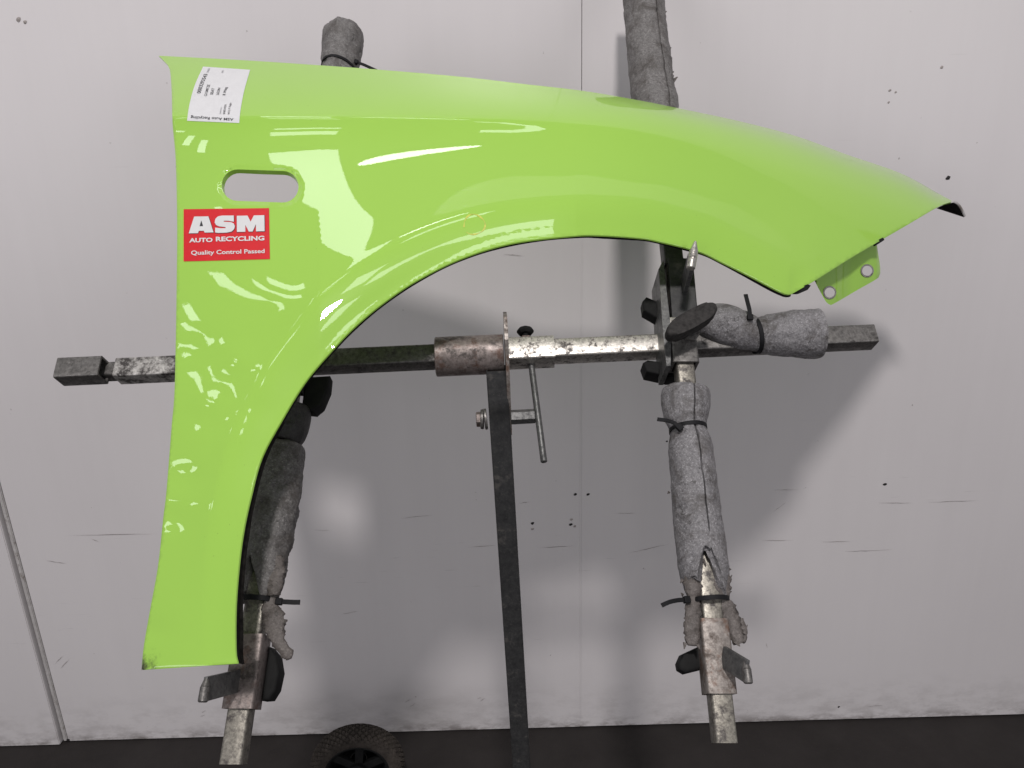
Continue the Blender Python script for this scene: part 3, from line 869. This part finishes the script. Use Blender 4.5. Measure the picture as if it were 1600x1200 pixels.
bm = cyl_bm(kb + inpl * .006, kb + inpl * .014, .0045, 12); cyl_bm(kb + inpl * .013, kb + inpl * .022, .0125, 8, bm, bev=.003)
bm_obj('clamp_screw', bm, M['black'], stand)
# post
pdir = Vector((.027, 0, -1)).normalized()
pt0 = P(777, 588, -.036)
pl = (pt0.z - .02) / -pdir.z
bm_obj('post', tube_bm(pt0 - pdir * .012 , pt0 + pdir * pl, .030, .002, Vector((0, 1, 0))), M['post'], stand, True)
foot = pt0 + pdir * pl
bm_obj('base_foot', quad_box(foot.x - .35, foot.x + .25, foot.y - .03, foot.y + .03, .0, .04, .004), M['post'], stand)
# pivot bolt, spacer and tommy bar
bc = P(797, 653, -.036)
ax = along
bm = cyl_bm(P(744, 655.5, -.036), P(752, 655, -.036), .0105, 6, bev=.001); bm_obj('bolt_head', bm, M['brown'], stand)
bm = cyl_bm(P(751, 655, -.036), P(756, 655, -.036), .0140, 24, bev=.0008); cyl_bm(P(756.5, 655, -.036), P(761, 654.5, -.036), .0148, 24, bm, bev=.0008)
bm_obj('washer', bm, M['dull'], stand, True)
bm_obj('spacer', cyl_bm(P(798, 652, -.036), P(836, 650, -.036), .0102, 6, bev=.001), M['hook'], stand)
bm_obj('tommy_bar', cyl_bm(P(829, 560, -.036), P(850, 722, -.030), .0046, 16, bev=.0008), M['hook'], stand, True)

# arms
def armp(f, v, off=0.0): return P(f(v), v, off)
for f, v0, v1 in ((arm_l, 75, 1194), (arm_r, -60, 1161)):
    bm_obj('arm', tube_bm(armp(f, v0), armp(f, v1), .0245, .002, N), M['armsteel'], stand, True)
# right crossing: channel, sleeve, hook, wing knobs
bm_obj('upper_arm_cover', tube_bm(armp(arm_r, 372, .0005), armp(arm_r, 420, .0005), .028, .002, N), M['post'], stand, True)
chl = [(1030, 418), (1041, 404), (1046, 520), (1056, 560), (1047, 578), (1036, 545)]
a = P(1060, 412, .002); b = P(1069, 525, .002)
bm = bar_bm(a, b, .037, .030, N, .002); bm_obj('channel', bm, M['post'], stand)
bm = slab_bm([(1029, 420), (1037, 404), (1049, 520), (1049, 572), (1041, 572), (1036, 520)], -.040, .020, .0015); bm_obj('channel_side', bm, M['hook'], stand)
s0, s1 = armp(arm_r, 524, .001), armp(arm_r, 574, .001)
bm_obj('cross_sleeve', tube_bm(s0, s1, .036, .0035, N), M['dull'], stand, True)
bm_obj('cross_sleeve', bar_bm(P(1050, 498, .014), P(1052, 528, .014), .012, .010, N, .002), M['galv'], stand, True)
def knob(name, c, half, wid, ang, o0, o1, mat):
    poly = []
    for k in range(28):
        t = 2 * math.pi * k / 28; x = half * math.copysign(abs(math.cos(t)) ** .75, math.cos(t)); y = wid * math.copysign(abs(math.sin(t)) ** .8, math.sin(t))
        poly.append((c[0] + x * math.cos(ang) - y * math.sin(ang), c[1] + x * math.sin(ang) + y * math.cos(ang)))
    return bm_obj(name, slab_bm(poly, o0, o1, .0035), mat, stand, True)
knob('wing_knob', (1082, 497), 44, 14, -.50, .045, .066, M['knob'])
bm_obj('knob_stem', cyl_bm(P(1079, 522, .012), P(1079, 508, .05), .0085, 18, bev=.001), M['hook'], stand, True)
bm_obj('knob_nut', cyl_bm(P(1079, 522, .018), P(1079, 519, .028), .0125, 6, bev=.001), M['dull'], stand)
bm = slab_bm([(1004, 470), (1010, 463), (1036, 474), (1040, 500), (1030, 498), (1006, 484)], -.035, -.012, .003); bm_obj('wing_knob', bm, M['black'], stand, True)
bm = slab_bm([(1005, 566), (1012, 562), (1050, 568), (1086, 560), (1090, 570), (1076, 586), (1046, 588), (1010, 580)], -.055, -.025, .003); bm_obj('wing_knob', bm, M['black'], stand, True)
def hook(root_a, tip_b, tipv, h, mat=M['hook'], th=.0045):
    """flat plate from root to tip carrying a short pointed peg"""
    ra, tb = root_a, tip_b
    bm = bar_bm(ra, tb, h, th, (tb - ra).cross(tipv).normalized(), .0008)
    o = bm_obj('hook', bm, mat, stand)
    d = tipv.normalized(); pa_ = tb - d * h * .52
    bm = cyl_bm(pa_, pa_ + d * .016, .0050, 14, bev=.0012)
    cyl_bm(pa_ + d * .0155, pa_ + d * .024, .0047, 14, bm, r2=.0018)
    bm_obj('hook_peg', bm, M['dull'], o, True)
# upper right hook: blade pointing up over the arch edge
bm = bar_bm(P(1069, 448, .018), P(1080, 408, .092), .024, .006, along, .001); h_ = bm_obj('hook', bm, M['hook'], stand)
bm = cyl_bm(P(1079, 420, .096), P(1084, 392, .100), .0060, 14, bev=.001); cyl_bm(P(1084, 392.5, .100), P(1086.5, 377, .104), .0058, 14, bm, r2=.0014)
bm_obj('hook_peg', bm, M['galv'], h_, True)
dr_ = (armp(arm_r, 900) - armp(arm_r, 1100)).normalized(); dl_ = (armp(arm_l, 900) - armp(arm_l, 1100)).normalized()
bm_obj('arm_sleeve', tube_bm(armp(arm_r, 969), armp(arm_r, 1085), .0330, .0035, N, .0025), M['sleeve'], stand, True)
bm_obj('arm_sleeve', tube_bm(armp(arm_l, 993), armp(arm_l, 1108), .0345, .0035, N, .0025), M['brown'], stand, True)
hook(P(1130, 1026, .016), P(1167, 1049, .052), dr_, .024)
hook(P(372, 1064, .016), P(320, 1077, .082), dl_, .024)
for poly, o0, o1 in (([(1060, 1036), (1066, 1022), (1096, 1008), (1104, 1044), (1072, 1052), (1062, 1046)], -.034, -.010),
                     ([(408, 1095), (420, 1010), (432, 1024), (436, 1050), (430, 1078), (420, 1094)], -.034, -.006),
                     ([(470, 640), (474, 606), (482, 588), (515, 586), (513, 606), (502, 632), (490, 642)], -.022, .002)):
    bm_obj('wing_knob', slab_bm(poly, o0, o1, .004), M['black'], stand, True)
bm_obj('cross_sleeve', tube_bm(armp(arm_l, 528, .001), armp(arm_l, 610, .001), .036, .0035, N), M['post'], stand, True)

# ------------------------------------------------------------------ wheel on the floor behind
wc = at_height(553, 1139, .222)
WRAD = .113
wc = Vector((wc.x, wc.y, WRAD))
wheel = thing('trolley_wheel', 'black trolley wheel with diamond tread tyre on the floor at the wall foot', 'wheel', (wc.x, wc.y, 0))
wax = Vector((.10, -1, 0)).normalized(); wsd = Vector((0, 0, 1)).cross(wax).normalized(); wup = Vector((0, 0, 1))
def wp(r, a, y): return wc + (wsd * math.cos(a) + wup * math.sin(a)) * r + wax * y
NA, prof = 440, []
for k in range(49):
    t = -2.25 + 4.5 * k / 48                     # around the tyre section
    prof.append((.086 + .027 * math.cos(t) * (1 if abs(t) < 1.57 else .8), .029 * math.sin(max(-1.57, min(1.57, t))) if abs(t) < 1.57 else .029 * math.copysign(1 - .25 * (abs(t) - 1.57), t), t))
vs, fs = [], []
for i in range(NA):
    a = 2 * math.pi * i / NA
    for r, y, t in prof:
        k1 = abs(((i / NA * 44 + t * 2.1) % 1) - .5) * 2; k2 = abs(((i / NA * 44 - t * 2.1) % 1) - .5) * 2
        gr = .0045 * (1 if min(k1, k2) > .24 else 0) if abs(t) < 1.75 else .002
        vs.append(wp(r - .0035 + gr, a, y))
m = len(prof)
for i in range(NA):
    for k in range(m - 1):
        j = (i + 1) % NA; fs.append((i * m + k, j * m + k, j * m + k + 1, i * m + k + 1))
mesh_obj('tyre', vs, fs, M['rubber'], wheel, False)
bm = bmesh.new()
def lathe(profile, seg=48):
    rings = [[bm.verts.new(wp(r, 2 * math.pi * k / seg, y)) for k in range(seg)] for r, y in profile]
    for a, b in zip(rings, rings[1:]):
        for k in range(seg): bm.faces.new((a[k], a[(k + 1) % seg], b[(k + 1) % seg], b[k]))
lathe([(.074, .020), (.078, .026), (.076, .028), (.070, .024), (.066, .008), (.064, -.02), (.02, -.022)])
rim = bm_obj('rim', bm, M['black'], wheel, True)
for k in range(6):
    a = 2 * math.pi * (k + .25) / 6
    b_ = bar_bm(wp(.016, a, .008), wp(.069, a + .1, .010), .020, .012, wax, .002); bm_obj('spoke', b_, M['black'], rim)
bm_obj('hub', cyl_bm(wc - wax * .03, wc + wax * .026, .019, 24, bev=.002), M['black'], wheel, True)

# ------------------------------------------------------------------ foam sleeves and cable ties
def foam(name, label, stations, off, mat, slit=None, end_tear=None, start_tear=None, seed=0, amp=.0011, squash=1.0, hole=.0135):
    """stations: (u, v, radius px); slit: (angle, depth); tears: functions of angle giving metres cut from the end"""
    st = np.array(catmull(stations, 3.0))
    cs = [P(a, b, off) for a, b, _ in st]; rs = [r * zoff(b, off) / F for _, b, r in st]
    root = thing(name, label, 'foam sleeve', tuple(cs[-1] if cs[-1].z < cs[0].z else cs[0]), 'grey foam sleeves on the rack')
    ang = [2 * math.pi * k / 64 for k in range(64)]
    if slit: ang = sorted(ang + [slit[0] + x for x in (-.07, -.035, -.012, .012, .035, .07)])
    rp = random.Random(seed * 31 + 5)
    pits = [(rp.uniform(0, 2 * math.pi), rp.uniform(.08, .95) * len(cs), rp.uniform(.08, .26), rp.uniform(1.0, 3.0), rp.uniform(.0015, .004)) for _ in range(34 if amp > .0015 else 14)]
    vs, fs = [], []; m = len(ang); L = len(cs)
    for i, (c, r) in enumerate(zip(cs, rs)):
        d = (cs[min(i + 1, L - 1)] - cs[max(i - 1, 0)]).normalized()
        s = d.cross(N).normalized(); n = s.cross(d).normalized()
        if n.dot(N) < 0: n = -n
        if s.dot(rgt + upv * .5) < 0: s = -s
        for a in ang:
            p = c.copy()
            if end_tear:
                lim = (cs[-1] - c).length; cut = end_tear(a) + .006 * noise.noise(Vector((a * 3, seed, 1))) + .006 * noise.noise(Vector((a * 11, seed, 4)))
                if lim < cut: p = p - d * (cut - lim) * .98
            if start_tear:
                lim = (cs[0] - c).length; cut = start_tear(a)
                if lim < cut: p = p + d * (cut - lim) * .98
            rr = r
            q = Vector((math.cos(a) * 1.2, math.sin(a) * 1.2, i * .09 + seed * 7))
            rr += amp * (noise.noise(q * 1.5) + .7 * noise.noise(q * 4) + (.6 if amp > .0015 else .15) * noise.noise(q * 9))
            for pa0, pi0, pw, pl_, pd in pits:
                dx_ = ((a - pa0 + math.pi) % (2 * math.pi) - math.pi) / pw; dy_ = (i - pi0) / pl_
                if abs(dx_) < 2.2 and abs(dy_) < 2.2: rr -= pd * math.exp(-dx_ * dx_ - dy_ * dy_)
            if slit:
                da = abs((a - slit[0] + math.pi) % (2 * math.pi) - math.pi)
                wv = .02 + .012 * noise.noise(Vector((i * .07, seed, 3)))
                rr -= slit[1] * (1 if not end_tear else min(1, max(0, (cs[-1] - c).length - .075) / .02)) * math.exp(-(da / max(wv, .012)) ** 2)
            e = 0.0
            vs.append(p + (s * math.cos(a) + n * math.sin(a) * squash) * rr)
    for i in range(L - 1):
        for k in range(m):
            l = (k + 1) % m; fs.append((i * m + k, i * m + l, (i + 1) * m + l, (i + 1) * m + k))
    # ends: rounded annulus in to the tube
    for e, i in ((0, 0), (1, L - 1)):
        b0 = len(vs); c = cs[i]
        for k in range(m):
            p = vs[i * m + k]; axp = c + (cs[1] - cs[0]).normalized() * (p - c).dot((cs[1] - cs[0]).normalized())
            vs.append(axp + (p - axp) * (hole / max((p - axp).length, 1e-5)))
        for k in range(m):
            l = (k + 1) % m; f = (i * m + k, i * m + l, b0 + l, b0 + k); fs.append(f if e else f[::-1])
    o = mesh_obj('sleeve_body', vs, fs, mat, root, True); fix_normals(o)
    o.data.set_sharp_from_angle(angle=math.radians(50))
    return root
def flap(root, stations, off, mat, seed, flat=.5):
    st = np.array(catmull(stations, 3.0)); vs, fs = [], []; m = 16
    cs = [P(a, b, off) for a, b, _ in st]; L = len(cs)
    for i, (c, (_, b, r)) in enumerate(zip(cs, st)):
        d = (cs[min(i + 1, L - 1)] - cs[max(i - 1, 0)]).normalized(); s = d.cross(N).normalized(); n = s.cross(d)
        for k in range(m):
            a = 2 * math.pi * k / m; q = Vector((math.cos(a) * 1.5, math.sin(a) * 1.5 + seed * 5, i * .35))
            rr = r * zoff(b, off) / F * (1 + .38 * noise.noise(q * 1.3) + .25 * noise.noise(q * 3.1) + .2 * noise.noise(q * 6.3))
            vs.append(c + s * math.cos(a) * rr + n * math.sin(a) * max(rr * flat, .002))
    for i in range(L - 1):
        for k in range(m):
            l = (k + 1) % m; fs.append((i * m + k, i * m + l, (i + 1) * m + l, (i + 1) * m + k))
    fs.append(tuple(range(m))[::-1]); fs.append(tuple(range((L - 1) * m, L * m)))
    fix_normals(mesh_obj('torn_flap', vs, fs, mat, root, True))
def shreds(root, spots, off, mat):
    for u, v, du, dv, w in spots:
        p = P(u, v, off); q = P(u + du, v + dv, off + .004); s = (q - p).cross(N).normalized() * (w * zoff(v, off) / F)
        vs = [p + s, p - s, q - s * .25, q + s * .2, p + s - N * .004, p - s - N * .004, q - N * .002]
        mesh_obj('shred', vs, [(0, 1, 2, 3), (4, 6, 5), (0, 3, 6, 4), (1, 5, 6, 2), (3, 2, 6)], mat, root)
def tie(label, c_uv, rpx, off, axis, tail, tilt=0.0, head=None, w=.0052, group=True):
    c = P(*c_uv, off); r = rpx * zoff(c_uv[1], off) / F
    root = thing('cable_tie', label, 'cable tie', tuple(c), 'black cable ties on the foam sleeves')
    d = axis.normalized(); s = d.cross(N).normalized(); n = s.cross(d).normalized()
    if n.dot(N) < 0: n = -n
    if s.dot(rgt) < 0: s = -s
    bm = bmesh.new(); rings = []; K = 44
    for k in range(K):
        a = 2 * math.pi * k / K; rad = s * math.cos(a) + n * math.sin(a)
        q = c + rad * r + d * (tilt * r * math.cos(a))
        rings.append([bm.verts.new(q + d * (i * w / 2) + rad * j) for i, j in ((-1, -.0012), (1, -.0012), (1, .0008), (-1, .0008))])
    for k in range(K):
        a, b = rings[k], rings[(k + 1) % K]
        for i in range(4):
            j = (i + 1) % 4; bm.faces.new((a[i], a[j], b[j], b[i]))
    bm_obj('band', bm, M['tie'], root, True)
    pts = [P(a, b, o) for a, b, o in tail]
    cm = catmull([tuple(p) for p in pts], .004)
    hp_ = Vector(cm[0])
    bm_obj('tail', path_bm([Vector(p) for p in cm], w * .95, .0016, (N + d * .0).normalized()), M['tie'], root)
    dd = (Vector(cm[1]) - hp_).normalized()
    bm_obj('head', bar_bm(hp_ - dd * .004, hp_ + dd * .004, .0082, .0062, N, .0012), M['tie'], root)
    return root

axr = dr_; axl = dl_; axb = along
PI = math.pi
# upper left stub
foam('foam_sleeve', 'short stub of grey foam sticking up behind the panel top edge', [(524, 140, 31), (527, 124, 31), (529, 112, 26.5), (531, 103, 29.5), (534, 78, 32), (536, 60, 32), (536.5, 54, 31), (537, 52, 28.5)], 0, M['foam_dirty'], seed=1, amp=.0016)
tie('black cable tie round the foam stub above the panel', (530, 110), 27.5, 0, axl, [(556, 97, .012), (568, 101, .010), (590, 111, .004)], -.22)
# upper right
fr_ = foam('foam_sleeve', 'long split grey foam sleeve rising out of frame at the top right of centre', [(1000, -50, 29), (1004, -10, 31), (1008, 30, 31.5), (1013, 80, 33), (1019, 130, 34), (1025, 175, 36), (1028, 200, 36)], 0, M['foam_dirty'], slit=(PI * .5 - .42, .014), seed=2, amp=.0020)
shreds(fr_, [(1033, 28, 7, -6, 2.2), (1043, 92, 4, -9, 1.6), (1045, 96, 3, 9, 1.5), (1049, 128, 10, -8, 4), (1050, 124, 3, -7, 2), (1048, 165, 4, -5, 2), (1032, 3, 5, -6, 2.5), (1036, 20, 6, -3, 1.6), (1047, 110, 6, 2, 1.6), (1044, 78, 5, -4, 2), (1038, 42, 2, 5, 2), (1040, 60, 3, 3, 1.5)], .006, M['foam_torn'])
# right lower
def tear_r(a):
    x = (a - PI / 2 + PI) % (2 * PI) - PI
    return .062 * math.exp(-(x / .55) ** 2) + .022 * math.exp(-((x - .9) / .3) ** 2)
fl_ = foam('foam_sleeve', 'long grey foam sleeve on the lower right arm, split and torn open below', [(1070, 612, 34), (1070, 614, 36.5), (1070.5, 618, 37.5), (1071, 632, 37.5), (1072, 652, 34), (1074, 665, 29), (1075, 671, 27.5), (1076, 678, 29), (1078, 692, 33), (1080, 710, 34.5), (1085, 760, 36), (1091, 820, 38), (1097, 870, 38.5), (1102, 905, 37), (1105, 930, 31), (1107, 940, 30)], 0, M['foam'], slit=(PI / 2 - .18, .016), end_tear=tear_r, seed=3, amp=.0012)
flap(fl_, [(1086, 868, 9), (1082, 895, 14), (1084, 925, 13), (1083, 935, 9), (1083, 950, 12), (1082, 980, 13), (1081, 1000, 11), (1081, 1009, 6)], .010, M['foam_torn'], 1, .5)
flap(fl_, [(1124, 880, 13), (1127, 905, 15), (1128, 925, 13), (1131, 936, 9), (1136, 950, 13), (1145, 975, 13), (1151, 995, 10), (1155, 1006, 9)], .008, M['foam_torn'], 2, .5)
flap(fl_, [(1158, 966, 3), (1160, 980, 6), (1162, 998, 5), (1160, 1004, 3)], .006, M['foam_torn'], 3, .4)
shreds(fl_, [(1071, 1004, -2, 10, 3), (1090, 1006, 3, 8, 3), (1163, 990, 5, -14, 2.5), (1150, 1002, 6, 8, 4), (1124, 880, 4, 9, 2.5), (1098, 872, 5, 12, 3), (1112, 868, 3, 14, 3), (1140, 905, 4, -7, 2), (1067, 905, -4, 6, 2.5), (1068, 930, -4, -4, 2), (1046, 768, -3, 3, 2)], .012, M['foam_torn'])
tie('black cable tie round the upper waist of the right arm foam', (1075, 671), 28.5, 0, axr, [(1062, 668, .026), (1054, 661, .026), (1042, 657, .022), (1027, 655, .018)], .08)
tie('black cable tie round the torn lower end of the right arm foam', (1108, 938), 30, 0, axr, [(1073, 937, .016), (1058, 938, .020), (1045, 941, .024), (1034, 946, .026)], .05)
# right crossbar piece, slanting up to the clamp
fb_ = foam('foam_sleeve', 'grey foam sleeve pinched by a tie on the crossbar right end', [(1088, 500, 20), (1096, 501, 26), (1112, 504, 30), (1135, 509, 33), (1155, 515, 32), (1168, 519, 29), (1179, 522, 26.5), (1190, 523, 29), (1205, 523, 32.5), (1235, 522, 37), (1262, 522, 39), (1277, 521.5, 39.5)], OFFB + .016, M['foam'], seed=4, amp=.0014)
tie('black cable tie pinching the crossbar foam, tail standing up', (1179, 524), 28.5, OFFB + .016, axb, [(1172, 496, .016), (1171, 484, .018), (1168, 472, .018), (1165, 460, .018)], .1, w=.0058)
# left lower
foam('foam_sleeve', 'short blackened foam ring above the left arm sleeve beside the arch', [(447, 640, 31), (447, 643, 37), (446, 655, 38), (444, 675, 36), (442, 688, 30), (441, 692, 26)], 0, M['foam_dark'], seed=5)
def tear_l(a):
    x = (a - PI * .62 + PI) % (2 * PI) - PI
    return .05 * math.exp(-(x / .5) ** 2)
fll = foam('foam_sleeve', 'long dirty foam sleeve on the lower left arm beside the wheel arch', [(440, 695, 26), (439.5, 699, 34), (438, 712, 36), (435, 740, 38), (428, 790, 39), (420, 840, 38), (413, 880, 37), (408, 915, 34), (405, 938, 29), (404, 944, 28)], 0, M['foam_dirty'], end_tear=tear_l, seed=6, amp=.002)
flap(fll, [(424, 925, 12), (420, 945, 10), (427, 962, 16), (430, 980, 15), (434, 1000, 11), (442, 1013, 8), (449, 1022, 9), (452, 1030, 4)], .012, M['foam_torn'], 4, .45)
flap(fll, [(428, 870, 12), (430, 900, 14), (428, 930, 10)], .018, M['foam_torn'], 5, .4)
tie('black cable tie round the lower end of the left arm foam', (404, 938), 30, 0, axl, [(436, 940, .012), (448, 940.5, .012), (458, 941, .011), (469, 941, .010)], -.03, w=.0058)
